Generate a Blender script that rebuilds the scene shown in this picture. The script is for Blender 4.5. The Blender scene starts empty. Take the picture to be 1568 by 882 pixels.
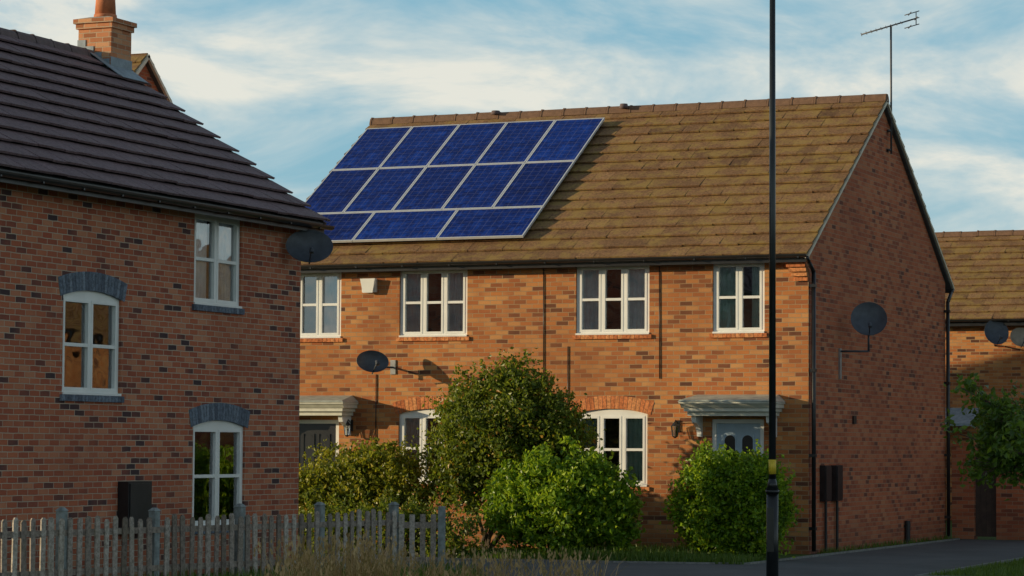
import bpy, math, random
from mathutils import Vector, Matrix
random.seed(11)
R=random.random
def U(a,b): return a+(b-a)*random.random()
scene=bpy.context.scene
scene.view_settings.view_transform='Standard'
try: scene.view_settings.look='None'
except Exception: pass
scene.view_settings.exposure=0
# ------------------------------------------------------------------ node helpers
def new_mat(name):
    m=bpy.data.materials.new(name); m.use_nodes=True
    nt=m.node_tree; nt.nodes.clear()
    out=nt.nodes.new('ShaderNodeOutputMaterial')
    b=nt.nodes.new('ShaderNodeBsdfPrincipled')
    nt.links.new(b.outputs[0],out.inputs[0])
    return m,nt,b,out
def N(nt,t,**k):
    n=nt.nodes.new(t)
    for a,v in k.items(): setattr(n,a,v)
    return n
def ramp(nt,stops,interp='LINEAR'):
    r=nt.nodes.new('ShaderNodeValToRGB'); cr=r.color_ramp; cr.interpolation=interp
    while len(cr.elements)>1: cr.elements.remove(cr.elements[-1])
    cr.elements[0].position=stops[0][0]; cr.elements[0].color=tuple(stops[0][1])+(1,)
    for p,c in stops[1:]:
        e=cr.elements.new(p); e.color=tuple(c)+(1,)
    return r
def noise(nt,vec,scale,detail=4,rough=.55):
    n=nt.nodes.new('ShaderNodeTexNoise'); n.inputs['Scale'].default_value=scale
    n.inputs['Detail'].default_value=detail; n.inputs['Roughness'].default_value=rough
    if vec is not None: nt.links.new(vec,n.inputs['Vector'])
    return n
def mixc(nt,fac,a,b,mode='MIX'):
    m=nt.nodes.new('ShaderNodeMix'); m.data_type='RGBA'; m.blend_type=mode
    for s,v in ((0,fac),(6,a),(7,b)):
        if hasattr(v,'links'): nt.links.new(v,m.inputs[s])
        elif isinstance(v,(int,float)): m.inputs[s].default_value=v
        else: m.inputs[s].default_value=tuple(v)+(1,)
    return m.outputs[2]
def math_(nt,op,a,b=None,clamp=False):
    m=nt.nodes.new('ShaderNodeMath'); m.operation=op; m.use_clamp=clamp
    for i,v in enumerate((a,b)):
        if v is None: continue
        if hasattr(v,'links'): nt.links.new(v,m.inputs[i])
        else: m.inputs[i].default_value=v
    return m.outputs[0]
def bump(nt,h,strength,dist,b):
    n=nt.nodes.new('ShaderNodeBump'); n.inputs['Strength'].default_value=strength
    n.inputs['Distance'].default_value=dist
    nt.links.new(h,n.inputs['Height']); nt.links.new(n.outputs[0],b.inputs['Normal']); return n
def plain(name,col,rough=.6,metal=0,nv=.12,nscale=8,bumpd=0,spec=.5):
    m,nt,b,o=new_mat(name)
    tc=N(nt,'ShaderNodeTexCoord')
    n=noise(nt,tc.outputs['Object'],nscale,3)
    dark=tuple(c*(1-nv*2) for c in col); lite=tuple(min(1,c*(1+nv)) for c in col)
    r=ramp(nt,[(.3,dark),(.7,lite)]); nt.links.new(n.outputs[0],r.inputs[0])
    nt.links.new(r.outputs[0],b.inputs['Base Color'])
    b.inputs['Roughness'].default_value=rough; b.inputs['Metallic'].default_value=metal
    b.inputs['Specular IOR Level'].default_value=spec
    if bumpd: bump(nt,n.outputs[0],.6,bumpd,b)
    return m
def brick_mat(name,stops,mortar,weather=.35,wcol=(.12,.06,.05),zmax_dirt=0):
    m,nt,b,o=new_mat(name)
    tc=N(nt,'ShaderNodeTexCoord'); sp=N(nt,'ShaderNodeSeparateXYZ'); nt.links.new(tc.outputs['Object'],sp.inputs[0])
    u=math_(nt,'ADD',sp.outputs[0],sp.outputs[1])
    cb=N(nt,'ShaderNodeCombineXYZ'); nt.links.new(u,cb.inputs[0]); nt.links.new(sp.outputs[2],cb.inputs[1])
    nw=noise(nt,cb.outputs[0],9,0)
    wob=N(nt,'ShaderNodeVectorMath',operation='SCALE'); nt.links.new(nw.outputs['Color'],wob.inputs[0]); wob.inputs['Scale'].default_value=.008
    ad=N(nt,'ShaderNodeVectorMath',operation='ADD'); nt.links.new(cb.outputs[0],ad.inputs[0]); nt.links.new(wob.outputs[0],ad.inputs[1])
    bt=N(nt,'ShaderNodeTexBrick'); nt.links.new(ad.outputs[0],bt.inputs['Vector'])
    bt.inputs['Scale'].default_value=1; bt.inputs['Brick Width'].default_value=.225; bt.inputs['Row Height'].default_value=.075
    bt.inputs['Mortar Size'].default_value=.0062; bt.inputs['Mortar Smooth'].default_value=.15
    bt.inputs['Color1'].default_value=(0,0,0,1); bt.inputs['Color2'].default_value=(1,1,1,1); bt.inputs['Mortar'].default_value=(.5,.5,.5,1)
    nb=noise(nt,cb.outputs[0],1.1,2)
    k=math_(nt,'ADD',bt.outputs['Color'],math_(nt,'MULTIPLY',math_(nt,'SUBTRACT',nb.outputs[0],.5),.5),True)
    r=ramp(nt,stops); nt.links.new(k,r.inputs[0])
    nf=noise(nt,cb.outputs[0],50,2,.7)
    c=mixc(nt,math_(nt,'MULTIPLY',nf.outputs[0],.5),r.outputs[0],(.45,.45,.45),'MULTIPLY')
    c=mixc(nt,bt.outputs['Fac'],c,mortar)
    nl=noise(nt,cb.outputs[0],.55,4,.65)
    rr=ramp(nt,[(.42,(0,0,0)),(.7,(1,1,1))]); nt.links.new(nl.outputs[0],rr.inputs[0])
    c=mixc(nt,math_(nt,'MULTIPLY',rr.outputs[0],weather),c,wcol)
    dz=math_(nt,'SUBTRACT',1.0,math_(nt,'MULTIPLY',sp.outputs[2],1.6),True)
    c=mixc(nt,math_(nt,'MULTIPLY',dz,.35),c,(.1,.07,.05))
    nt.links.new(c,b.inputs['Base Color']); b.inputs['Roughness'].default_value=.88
    b.inputs['Specular IOR Level'].default_value=.2
    h=math_(nt,'ADD',math_(nt,'SUBTRACT',1.0,bt.outputs['Fac']),math_(nt,'MULTIPLY',nf.outputs[0],.6))
    bump(nt,h,.9,.006,b)
    return m
def tint_mat(name,stops,rough=.85,moss=None,mossamt=.5,spec=.3,nscale=3,bumpd=.004):
    m,nt,b,o=new_mat(name)
    at=N(nt,'ShaderNodeAttribute',attribute_name='tint')
    tc=N(nt,'ShaderNodeTexCoord')
    r=ramp(nt,stops); nt.links.new(at.outputs['Fac'],r.inputs[0])
    n2=noise(nt,tc.outputs['Object'],24,3,.75)
    sp=ramp(nt,[(.35,(.5,.5,.5)),(.62,(1.1,1.1,1.1))]); nt.links.new(n2.outputs[0],sp.inputs[0])
    c=mixc(nt,1.0,r.outputs[0],sp.outputs[0],'MULTIPLY')
    if moss:
        n=noise(nt,tc.outputs['Object'],nscale,5,.75)
        rr=ramp(nt,[(.46,(0,0,0)),(.60,(1,1,1))]); nt.links.new(n.outputs[0],rr.inputs[0])
        c=mixc(nt,math_(nt,'MULTIPLY',rr.outputs[0],mossamt),c,moss)
    nt.links.new(c,b.inputs['Base Color']); b.inputs['Roughness'].default_value=rough
    b.inputs['Specular IOR Level'].default_value=spec
    bump(nt,n2.outputs[0],.7,bumpd,b)
    return m
def leaf_mat(name,stops,trans=.35):
    m,nt,b,o=new_mat(name)
    at=N(nt,'ShaderNodeAttribute',attribute_name='tint')
    r=ramp(nt,stops); nt.links.new(at.outputs['Fac'],r.inputs[0])
    nt.links.new(r.outputs[0],b.inputs['Base Color']); b.inputs['Roughness'].default_value=.42
    b.inputs['Specular IOR Level'].default_value=.4
    tr=N(nt,'ShaderNodeBsdfTranslucent'); 
    c=mixc(nt,.4,r.outputs[0],(.36,.42,.03)); nt.links.new(c,tr.inputs[0])
    mx=N(nt,'ShaderNodeMixShader'); mx.inputs[0].default_value=trans
    nt.links.new(b.outputs[0],mx.inputs[1]); nt.links.new(tr.outputs[0],mx.inputs[2]); nt.links.new(mx.outputs[0],o.inputs[0])
    return m
def glass_mat(name,add=.10,ior=1.8,tint=(.97,.98,.98)):
    m,nt,b,o=new_mat(name); nt.nodes.remove(b)
    t=N(nt,'ShaderNodeBsdfTransparent'); t.inputs[0].default_value=tint+(1,)
    g=N(nt,'ShaderNodeBsdfGlossy'); g.inputs['Roughness'].default_value=.02; g.inputs['Color'].default_value=(.95,.97,1,1)
    fr=N(nt,'ShaderNodeFresnel'); fr.inputs['IOR'].default_value=ior
    tc=N(nt,'ShaderNodeTexCoord'); n=noise(nt,tc.outputs['Object'],2.2,1)
    bp=N(nt,'ShaderNodeBump'); bp.inputs['Strength'].default_value=.25; bp.inputs['Distance'].default_value=.02
    nt.links.new(n.outputs[0],bp.inputs['Height']); nt.links.new(bp.outputs[0],g.inputs['Normal'])
    f=math_(nt,'ADD',fr.outputs[0],add,True)
    mx=N(nt,'ShaderNodeMixShader'); nt.links.new(f,mx.inputs[0]); nt.links.new(t.outputs[0],mx.inputs[1]); nt.links.new(g.outputs[0],mx.inputs[2])
    nt.links.new(mx.outputs[0],o.inputs[0]); return m
# ------------------------------------------------------------------ mesh builder
class MB:
    def __init__(s): s.v=[];s.f=[];s.m=[];s.t=[]
    def poly(s,pts,m=0,t=.5):
        i=len(s.v); s.v.extend(tuple(p) for p in pts); s.f.append(tuple(range(i,i+len(pts)))); s.m.append(m); s.t.append(t)
    def hexa(s,p,m=0,t=.5):
        i=len(s.v); s.v.extend(tuple(q) for q in p)
        for q in ((0,3,2,1),(4,5,6,7),(0,1,5,4),(1,2,6,5),(2,3,7,6),(3,0,4,7)):
            s.f.append(tuple(i+k for k in q)); s.m.append(m); s.t.append(t)
    def box(s,f,a0,a1,b0,b1,c0,c1,m=0,t=.5):
        s.hexa([f(a0,b0,c0),f(a1,b0,c0),f(a1,b1,c0),f(a0,b1,c0),f(a0,b0,c1),f(a1,b0,c1),f(a1,b1,c1),f(a0,b1,c1)],m,t)
    def cyl(s,p0,p1,r0,r1=None,n=10,m=0,t=.5,caps=True):
        if r1 is None: r1=r0
        p0=Vector(p0);p1=Vector(p1); d=(p1-p0).normalized()
        a=d.orthogonal().normalized(); b=d.cross(a)
        i=len(s.v)
        for k in range(n):
            q=2*math.pi*k/n; o=a*math.cos(q)+b*math.sin(q)
            s.v.append(tuple(p0+o*r0)); s.v.append(tuple(p1+o*r1))
        for k in range(n):
            j=(k+1)%n
            s.f.append((i+2*k,i+2*j,i+2*j+1,i+2*k+1)); s.m.append(m); s.t.append(t)
        if caps:
            s.f.append(tuple(i+2*k for k in range(n))[::-1]); s.m.append(m); s.t.append(t)
            s.f.append(tuple(i+2*k+1 for k in range(n))); s.m.append(m); s.t.append(t)
    def path(s,pts,r,n=8,m=0):
        for a,b in zip(pts[:-1],pts[1:]): s.cyl(a,b,r,r,n,m)
    def extr(s,f,prof,a0,a1,m=0,t=.5):
        n=len(prof); A=[f(a0,b,c) for b,c in prof]; B=[f(a1,b,c) for b,c in prof]
        i=len(s.v); s.v.extend(tuple(p) for p in A+B)
        for k in range(n):
            j=(k+1)%n; s.f.append((i+k,i+j,i+n+j,i+n+k)); s.m.append(m); s.t.append(t)
        s.f.append(tuple(i+k for k in range(n))[::-1]); s.m.append(m); s.t.append(t)
        s.f.append(tuple(i+n+k for k in range(n))); s.m.append(m); s.t.append(t)
    def build(s,name,mats,parent=None,smooth=False):
        me=bpy.data.meshes.new(name); me.from_pydata(s.v,[],s.f)
        for m in mats: me.materials.append(m)
        me.polygons.foreach_set('material_index',s.m)
        at=me.attributes.new('tint','FLOAT','FACE'); at.data.foreach_set('value',s.t)
        if smooth: me.polygons.foreach_set('use_smooth',[True]*len(s.f))
        me.update()
        ob=bpy.data.objects.new(name,me); scene.collection.objects.link(ob)
        if parent: ob.parent=parent
        return ob
def empty(name):
    e=bpy.data.objects.new(name,None); scene.collection.objects.link(e); return e
# ------------------------------------------------------------------ materials
BR=brick_mat('brick_buff_red',[(0,(.13,.055,.035)),(.1,(.27,.095,.045)),(.28,(.48,.16,.055)),(.62,(.60,.225,.07)),(.85,(.67,.33,.125)),(1,(.45,.145,.055))],(.40,.28,.16),.6,(.26,.10,.04))
BRL=brick_mat('brick_red_multi',[(0,(.08,.052,.055)),(.07,(.16,.07,.06)),(.16,(.43,.12,.068)),(.6,(.56,.17,.085)),(.85,(.64,.27,.15)),(1,(.46,.12,.065))],(.52,.41,.31),.4,(.25,.08,.045))
BRG=brick_mat('brick_red_gable',[(0,(.17,.065,.045)),(.1,(.34,.095,.05)),(.4,(.50,.135,.06)),(.7,(.58,.17,.075)),(1,(.60,.23,.11))],(.42,.25,.16),.4,(.28,.08,.045))
BRO=tint_mat('brick_orange',[(0,(.50,.15,.05)),(.5,(.68,.23,.08)),(1,(.72,.31,.12))],.85)
BRB=tint_mat('brick_blue',[(0,(.09,.11,.15)),(.5,(.15,.185,.24)),(1,(.21,.25,.31))],.7)
MORT=plain('mortar',(.42,.35,.27),.9,nscale=30,bumpd=.003)
TILE=tint_mat('roof_tile_brown',[(0,(.13,.068,.032)),(.5,(.25,.135,.062)),(1,(.40,.235,.11))],.9,(.31,.21,.055),.6,nscale=2.6)
TILED=tint_mat('roof_tile_plum',[(0,(.13,.085,.092)),(.5,(.20,.132,.142)),(1,(.28,.19,.20))],.75,(.16,.115,.11),.4)
RIDGE=plain('ridge_tile',(.18,.10,.06),.9,nscale=12,bumpd=.005)
RIDGED=plain('ridge_tile_dark',(.14,.10,.10),.9,nscale=12,bumpd=.005)
WHITE=plain('upvc_white',(.82,.82,.79),.35,nv=.04,nscale=3)
CREAM=plain('cream_trim',(.66,.58,.44),.6,nv=.1,nscale=6)
BLACK=plain('black_plastic',(.018,.018,.02),.35,nv=.2,nscale=5)
DISHM=plain('dish_grey',(.06,.07,.09),.45,nv=.15,nscale=9)
METAL=plain('galvanised',(.4,.41,.42),.4,.8,nv=.1,nscale=10)
DARKM=plain('dull_steel',(.10,.10,.11),.5,.3,nv=.1,nscale=10)
LEAD=plain('lead',(.24,.29,.33),.55,nv=.15,nscale=9,bumpd=.004)
HOOD=plain('hood_lead',(.38,.41,.36),.6,nv=.15,nscale=7)
HOODW=plain('hood_painted',(.62,.62,.54),.5,nv=.08,nscale=7)
ROOM=plain('room_dark',(.08,.085,.09),.9)
CURT=plain('curtain',(.78,.80,.80),.9,nv=.1,nscale=4)
CURTG=plain('curtain_green',(.42,.55,.47),.9,nv=.12,nscale=4)
GLASS=glass_mat('window_glass',.14)
DOORB=plain('door_blue',(.38,.49,.60),.4,nv=.05)
DOORK=plain('door_black',(.02,.02,.022),.3,nv=.1)
TERRA=plain('terracotta',(.52,.17,.07),.8,nv=.15,nscale=10)
POSTM=plain('lamp_post_black',(.015,.018,.02),.3,nv=.3,nscale=3)
YEL=plain('yellow_sticker',(.7,.5,.03),.5,nv=.1)
FENCE=tint_mat('weathered_wood',[(0,(.19,.15,.125)),(.5,(.36,.30,.26)),(1,(.54,.48,.42))],.9,(.22,.19,.12),.3,nscale=4)
FPOST=plain('fence_post_grey',(.24,.27,.27),.85,nv=.2,nscale=14,bumpd=.004)
GATEM=plain('timber_gate',(.06,.035,.025),.7,nv=.2)
BARK=plain('bark',(.10,.075,.05),.9,nv=.3,nscale=20,bumpd=.01)
L_GRN=leaf_mat('leaf_green',[(0,(.03,.07,.01)),(.5,(.08,.165,.015)),(1,(.18,.27,.02))])
L_BRI=leaf_mat('leaf_bright',[(0,(.045,.11,.008)),(.45,(.16,.31,.012)),(1,(.42,.54,.02))],.45)
L_OLV=leaf_mat('leaf_olive',[(0,(.04,.07,.01)),(.45,(.11,.17,.015)),(.85,(.24,.27,.025)),(1,(.45,.20,.03))],.42)
L_YEL=leaf_mat('leaf_yellow',[(0,(.045,.075,.01)),(.4,(.17,.21,.015)),(1,(.56,.46,.03))],.42)
L_DRY=leaf_mat('dry_grass',[(0,(.15,.10,.045)),(.5,(.28,.20,.10)),(1,(.42,.32,.19))],.25)
L_GRS=leaf_mat('grass_blades',[(0,(.035,.09,.01)),(.6,(.08,.16,.018)),(1,(.16,.22,.04))],.3)
def ground_mat(name,c1,c2,sc,bd,c3=None):
    m,nt,b,o=new_mat(name); tc=N(nt,'ShaderNodeTexCoord')
    n=noise(nt,tc.outputs['Object'],.6,5,.7); n2=noise(nt,tc.outputs['Object'],sc,3,.8)
    k=math_(nt,'ADD',math_(nt,'MULTIPLY',n.outputs[0],.6),math_(nt,'MULTIPLY',n2.outputs[0],.4))
    r=ramp(nt,[(.35,c1),(.65,c2)]); nt.links.new(k,r.inputs[0]); nt.links.new(r.outputs[0],b.inputs['Base Color'])
    b.inputs['Roughness'].default_value=.9; b.inputs['Specular IOR Level'].default_value=.2
    bump(nt,n2.outputs[0],.8,bd,b); return m
ASPH=ground_mat('asphalt',(.08,.083,.085),(.14,.142,.145),90,.006)
LAWN=ground_mat('lawn',(.03,.06,.012),(.07,.12,.02),40,.02)
SOIL=ground_mat('soil',(.05,.04,.025),(.11,.09,.06),30,.02)
KERB=plain('concrete_kerb',(.22,.22,.21),.85,nv=.2,nscale=12,bumpd=.004)
def solar_mat():
    m,nt,b,o=new_mat('solar_cells')
    uv=N(nt,'ShaderNodeUVMap'); uv.uv_map='UVMap'
    sp=N(nt,'ShaderNodeSeparateXYZ'); nt.links.new(uv.outputs[0],sp.inputs[0])
    def line(src,per,w):
        fr=math_(nt,'FRACT',math_(nt,'DIVIDE',src,per)); 
        return math_(nt,'LESS_THAN',math_(nt,'ABSOLUTE',math_(nt,'SUBTRACT',fr,.5)),w/per/2)
    a=line(sp.outputs[0],.16,.006); c=line(sp.outputs[1],.16,.006)
    g=math_(nt,'MAXIMUM',a,c)
    tc=N(nt,'ShaderNodeTexCoord')
    vor=N(nt,'ShaderNodeTexVoronoi'); vor.inputs['Scale'].default_value=26; nt.links.new(tc.outputs['Object'],vor.inputs['Vector'])
    fl=N(nt,'ShaderNodeVectorMath',operation='SNAP'); nt.links.new(uv.outputs[0],fl.inputs[0]); fl.inputs[1].default_value=(.16,.16,.16)
    wn=N(nt,'ShaderNodeTexWhiteNoise'); wn.noise_dimensions='2D'; nt.links.new(fl.outputs[0],wn.inputs['Vector'])
    at=N(nt,'ShaderNodeAttribute',attribute_name='tint')
    k=math_(nt,'ADD',math_(nt,'MULTIPLY',vor.outputs['Color'],.35),math_(nt,'ADD',math_(nt,'MULTIPLY',wn.outputs['Value'],.3),math_(nt,'MULTIPLY',at.outputs['Fac'],.35)))
    r=ramp(nt,[(.1,(.002,.005,.05)),(.5,(.004,.018,.14)),(.9,(.007,.045,.30))]); nt.links.new(k,r.inputs[0])
    c2=mixc(nt,math_(nt,'MULTIPLY',g,.5),r.outputs[0],(.17,.17,.26))
    nt.links.new(c2,b.inputs['Base Color']); b.inputs['Roughness'].default_value=.28
    b.inputs['Specular IOR Level'].default_value=.07; b.inputs['Specular Tint'].default_value=(.4,.6,1,1)
    return m
SOLAR=solar_mat(); ALU=plain('aluminium',(.62,.64,.66),.4,.3,nv=.05)
# ------------------------------------------------------------------ components
FM=lambda u,w,z:(u,-w,z)
FG=lambda u,w,z:(w,u,z)
FL=lambda u,w,z:(-5.2+w,u,z)
FB=lambda u,w,z:(u,22.5-w,z)
def wall(mb,f,u0,u1,z0,z1,ops,depth=.1,m=0):
    us=sorted(set([u0,u1]+[o[0] for o in ops]+[o[1] for o in ops])); zs=sorted(set([z0,z1]+[o[2] for o in ops]+[o[3] for o in ops]))
    for a,b in zip(us[:-1],us[1:]):
        for c,d in zip(zs[:-1],zs[1:]):
            cu=(a+b)/2; cz=(c+d)/2
            if any(o[0]<cu<o[1] and o[2]<cz<o[3] for o in ops): continue
            mb.poly([f(a,0,c),f(b,0,c),f(b,0,d),f(a,0,d)],m)
    for a,b,c,d in ops:
        D=-depth
        mb.poly([f(a,0,c),f(a,D,c),f(a,D,d),f(a,0,d)],m); mb.poly([f(b,0,c),f(b,D,c),f(b,D,d),f(b,0,d)],m)
        mb.poly([f(a,0,c),f(b,0,c),f(b,D,c),f(a,D,c)],m); mb.poly([f(a,0,d),f(b,0,d),f(b,D,d),f(a,D,d)],m)
def window(f,a,b,c,d,cols,parent,curtain=0,arch=False):
    mb=MB(); e=.002; A=a+e;B=b-e;C_=c+e;D_=d-e; fr=.055; w0,w1=-.105,-.035
    mb.box(f,A,A+fr,w0,w1,C_,D_); mb.box(f,B-fr,B,w0,w1,C_,D_)
    top=.12 if arch else fr
    mb.box(f,A+fr,B-fr,w0,w1,C_,C_+fr); mb.box(f,A+fr,B-fr,w0,w1,D_-top,D_)
    mb.box(f,A-.0,B+.0,-.034,.02,C_-.0,C_+.03)
    ia,ib,ic,id_=A+fr,B-fr,C_+fr,D_-top
    n=cols; W=(ib-ia)/n; mid=ic+(id_-ic)*.5
    for i in range(n):
        x0=ia+W*i; x1=x0+W
        if i>0: mb.box(f,x0-.02,x0+.02,w0,w1+.002,ic,id_)
        l=x0+(.02 if i>0 else 0); r_=x1-(.02 if i<n-1 else 0)
        s=.038; v0,v1=-.098,-.028
        mb.box(f,l,l+s,v0,v1,ic,id_); mb.box(f,r_-s,r_,v0,v1,ic,id_)
        mb.box(f,l+s,r_-s,v0,v1,ic,ic+s); mb.box(f,l+s,r_-s,v0,v1,id_-s,id_)
        mb.box(f,l+s,r_-s,v0,v1-.004,mid-.022,mid+.022)
    mb.build('window_frame',[WHITE],parent)
    g=MB()
    for i in range(n):
        x0=ia+W*i; x1=x0+W
        for z0_,z1_ in ((ic,mid),(mid,id_)): 
            t1=U(-.005,.005);t2=U(-.004,.004); g.poly([f(x0,-.075+t1,z0_),f(x1,-.075-t1,z0_),f(x1,-.075-t1+t2,z1_),f(x0,-.075+t1+t2,z1_)])
    g.build('window_glass',[GLASS],parent)
    r=MB(); q=.25
    for P in ([f(a-q,-1.4,c-q),f(b+q,-1.4,c-q),f(b+q,-1.4,d+q),f(a-q,-1.4,d+q)],
              [f(a-q,-.12,c-q),f(a-q,-1.4,c-q),f(a-q,-1.4,d+q),f(a-q,-.12,d+q)],
              [f(b+q,-.12,c-q),f(b+q,-1.4,c-q),f(b+q,-1.4,d+q),f(b+q,-.12,d+q)],
              [f(a-q,-.12,c-q),f(b+q,-.12,c-q),f(b+q,-1.4,c-q),f(a-q,-1.4,c-q)],
              [f(a-q,-.12,d+q),f(b+q,-.12,d+q),f(b+q,-1.4,d+q),f(a-q,-1.4,d+q)]): r.poly(P)
    r.build('room_interior',[ROOM],parent)
    if curtain:
        k=MB()
        for side in (0,1):
            wd=(b-a)*U(.26,.42); s0,s1=(a,a+wd) if side==0 else (b-wd,b)
            nn=20
            for i in range(nn):
                p=s0+(s1-s0)*i/nn; q2=s0+(s1-s0)*(i+1)/nn
                wa=-.130+.012*math.sin(i*1.7); wb=-.130+.012*math.sin((i+1)*1.7)
                k.poly([f(p,wa,c-.1),f(q2,wb,c-.1),f(q2,wb,d+.1),f(p,wa,d+.1)])
        k.build('curtains',[CURTG if curtain==2 else CURT],parent)
def arch(f,a,b,zs,parent,mat,rise=.09,h=.22,ext=.06):
    half=(b-a)/2+.0; c=(a+b)/2; Rr=(half*half+rise*rise)/(2*rise); zc=zs+rise-Rr
    th=math.asin(min(1,(half+ext)/Rr)); n=int(round((2*th*(Rr+h/2))/.075)); mb=MB(); mo=MB()
    def P(t,r,w): return f(c+math.sin(t)*r,w,zc+math.cos(t)*r)
    for i in range(n):
        t0=-th+2*th*i/n; t1=-th+2*th*(i+1)/n; g=.004/Rr; t0+=g;t1-=g; tt=R()
        mb.hexa([P(t0,Rr,-.1),P(t1,Rr,-.1),P(t1,Rr+h,-.1),P(t0,Rr+h,-.1),P(t0,Rr,.008),P(t1,Rr,.008),P(t1,Rr+h,.008),P(t0,Rr+h,.008)],0,tt)
        t0-=g;t1+=g
        mo.hexa([P(t0,Rr+.003,-.09),P(t1,Rr+.003,-.09),P(t1,Rr+h-.003,-.09),P(t0,Rr+h-.003,-.09),P(t0,Rr+.003,.003),P(t1,Rr+.003,.003),P(t1,Rr+h-.003,.003),P(t0,Rr+h-.003,.003)])
    mb.build('arch_header',[mat],parent); mo.build('arch_mortar',[MORT],parent)
def sill(f,a,b,c,parent,mat,t=.07):
    mb=MB(); n=int((b-a+.1)/.075); u=a-.05; s=(b-a+.1)/n
    for i in range(n): mb.box(f,u+s*i+.003,u+s*(i+1)-.003,-.05,.035,c-t,c-.002,0,R())
    mb.box(f,a-.045,b+.045,-.05,.028,c-t+.004,c-.006,1)
    mb.build('sill',[mat,MORT],parent)
def slope(O,A,Uv,Nv):
    O=Vector(O);A=Vector(A);Uv=Vector(Uv);Nv=Vector(Nv)
    return lambda a,s,h: tuple(O+A*a+Uv*s+Nv*h)
def tiles(f,L,S,nc,tw,parent,mat,name='roof_tiles',thick=.045,var=.11):
    mb=MB(); c=S/nc; rowt=[U(-.06,.06) for _ in range(nc)]
    for i in range(nc):
        off=(i%2)*.5*tw; a=-off
        while a<L-.001:
            a0=max(0,a)+.0015; a1=min(L,a+tw)-.0015
            if a1-a0>.02:
                hb=thick+U(-.003,.007); ht=U(.0,.003); s0=c*i-.012+U(-.012,.006); s1=c*(i+1)+.02
                mb.hexa([f(a0,s0,hb-.03),f(a1,s0,hb-.03),f(a1,s1,ht-.02),f(a0,s1,ht-.02),f(a0,s0,hb),f(a1,s0,hb+U(-.004,.003)),f(a1,s1,ht),f(a0,s1,ht)],0,min(1,max(0,random.gauss(.45,var)+rowt[i])))
            a+=tw
    mb.build(name,[mat],parent)
    d=MB(); d.box(f,0.02,L-.02,0.02,S,-.10,-.03); d.build('roof_deck',[ROOM],parent)
def ridge(p0,p1,parent,mat,r=.13,seg=.45):
    p0=Vector(p0);p1=Vector(p1); D=(p1-p0); L=D.length; D.normalize(); S=D.cross(Vector((0,0,1))).normalized()
    n=int(L/seg); seg=L/n; mb=MB()
    for i in range(n):
        b=p0+D*(seg*i+.004); dz=U(-.008,.008); q=seg-.008
        f=lambda a,s,h:tuple(b+D*a+S*s+Vector((0,0,h+dz)))
        mb.extr(f,[(-r,-.09),(-r*.75,.005),(-r*.35,.05),(r*.35,.05),(r*.75,.005),(r,-.09)],0,q)
        mb.extr(f,[(-r-.01,-.09),(-r*.78,.015),(-r*.36,.062),(r*.36,.062),(r*.78,.015),(r+.01,-.09)],0,.035)
    mb.build('ridge_tiles',[mat],parent)
def gutter(f,a0,a1,w,z,parent,r=.06):
    mb=MB(); n=8
    prof=[(w+r*math.cos(math.pi+math.pi*i/n),z+r*math.sin(math.pi+math.pi*i/n)) for i in range(n+1)]
    prof+= [(w+(r-.008)*math.cos(-math.pi*i/n),z+(r-.008)*math.sin(-math.pi*i/n)+.001) for i in range(n+1)]
    mb.extr(f,prof,a0,a1)
    k=a0+.3
    while k<a1: mb.box(f,k,k+.03,w-r*.7,w+r*.7,z-r-.006,z-r*.6); k+=.9
    mb.build('gutter',[BLACK],parent)
def pipe(pts,r,parent,name='downpipe',mat=None,n=10):
    mb=MB(); mb.path(pts,r,n); return mb.build(name,[mat or BLACK],parent,True)
# ================================================================== MAIN HOUSE
H=empty('brick_house'); W=10.23; Dp=9.0; EZ=4.98; AZ=8.03
wins=[(-9.95,-8.64,3.65,4.85),(-7.49,-6.18,3.65,4.86),(-4.14,-2.80,3.65,4.86),(-1.67,-.76,3.65,4.86)]
low=[(-7.49,-6.18,1.08,2.39),(-4.15,-2.83,1.08,2.39)]
doors=[(-9.60,-8.66,.1,2.2),(-1.68,-.77,.1,2.22)]
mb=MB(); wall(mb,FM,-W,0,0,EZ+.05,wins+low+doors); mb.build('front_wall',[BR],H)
mb=MB()
mb.poly([(0,0,0),(0,Dp,0),(0,Dp,EZ),(0,Dp/2,AZ),(0,0,EZ)],0); 
mb.poly([(-W,0,0),(-W,Dp,0),(-W,Dp,EZ),(-W,Dp/2,AZ),(-W,0,EZ)],0); mb.poly([(0,Dp,0),(-W,Dp,0),(-W,Dp,EZ),(0,Dp,EZ)],0)
mb.build('gable_walls',[BRG],H)
for w_,cu,cl in zip(wins,(3,3,3,2),(1,1,1,2)):
    window(FM,*w_,cu,H,cl); sill(FM,w_[0],w_[1],w_[2],H,BRO)
for w_,cl in zip(low,(1,2)):
    window(FM,*w_,3,H,cl,arch=True); sill(FM,w_[0],w_[1],w_[2],H,BRO); arch(FM,w_[0],w_[1],w_[3]-.085,H,BRO)
SL=math.hypot(4.85,3.14); uy,uz=4.85/SL,3.14/SL
fs=slope((-W-.05,-.35,4.92),(1,0,0),(0,uy,uz),(0,-uz,uy))
tiles(fs,W+.14,SL+.03,16,.33,H,TILE)
fb=slope((-W-.05,Dp+.35-.0,4.92),(1,0,0),(0,-uy,uz),(0,uz,uy)); tiles(fb,W+.14,SL+.03,16,.33,H,TILE,'roof_tiles_rear')
ridge((-W-.06,4.5,8.10),(.1,4.5,8.10),H,RIDGE)
mb=MB()
for f_ in (fs,fb):
    mb.box(f_,W+.055,W+.155,0.0,SL,-.065,-.022); mb.box(f_,-.02,.04,0.0,SL,-.05,-.022)
mb.build('verge_mortar',[CREAM],H)
mb=MB(); mb.box(FM,-W,.04,.24,.27,4.80,4.95); mb.box(FM,-W,.0,.002,.238,4.87,4.89)
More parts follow.
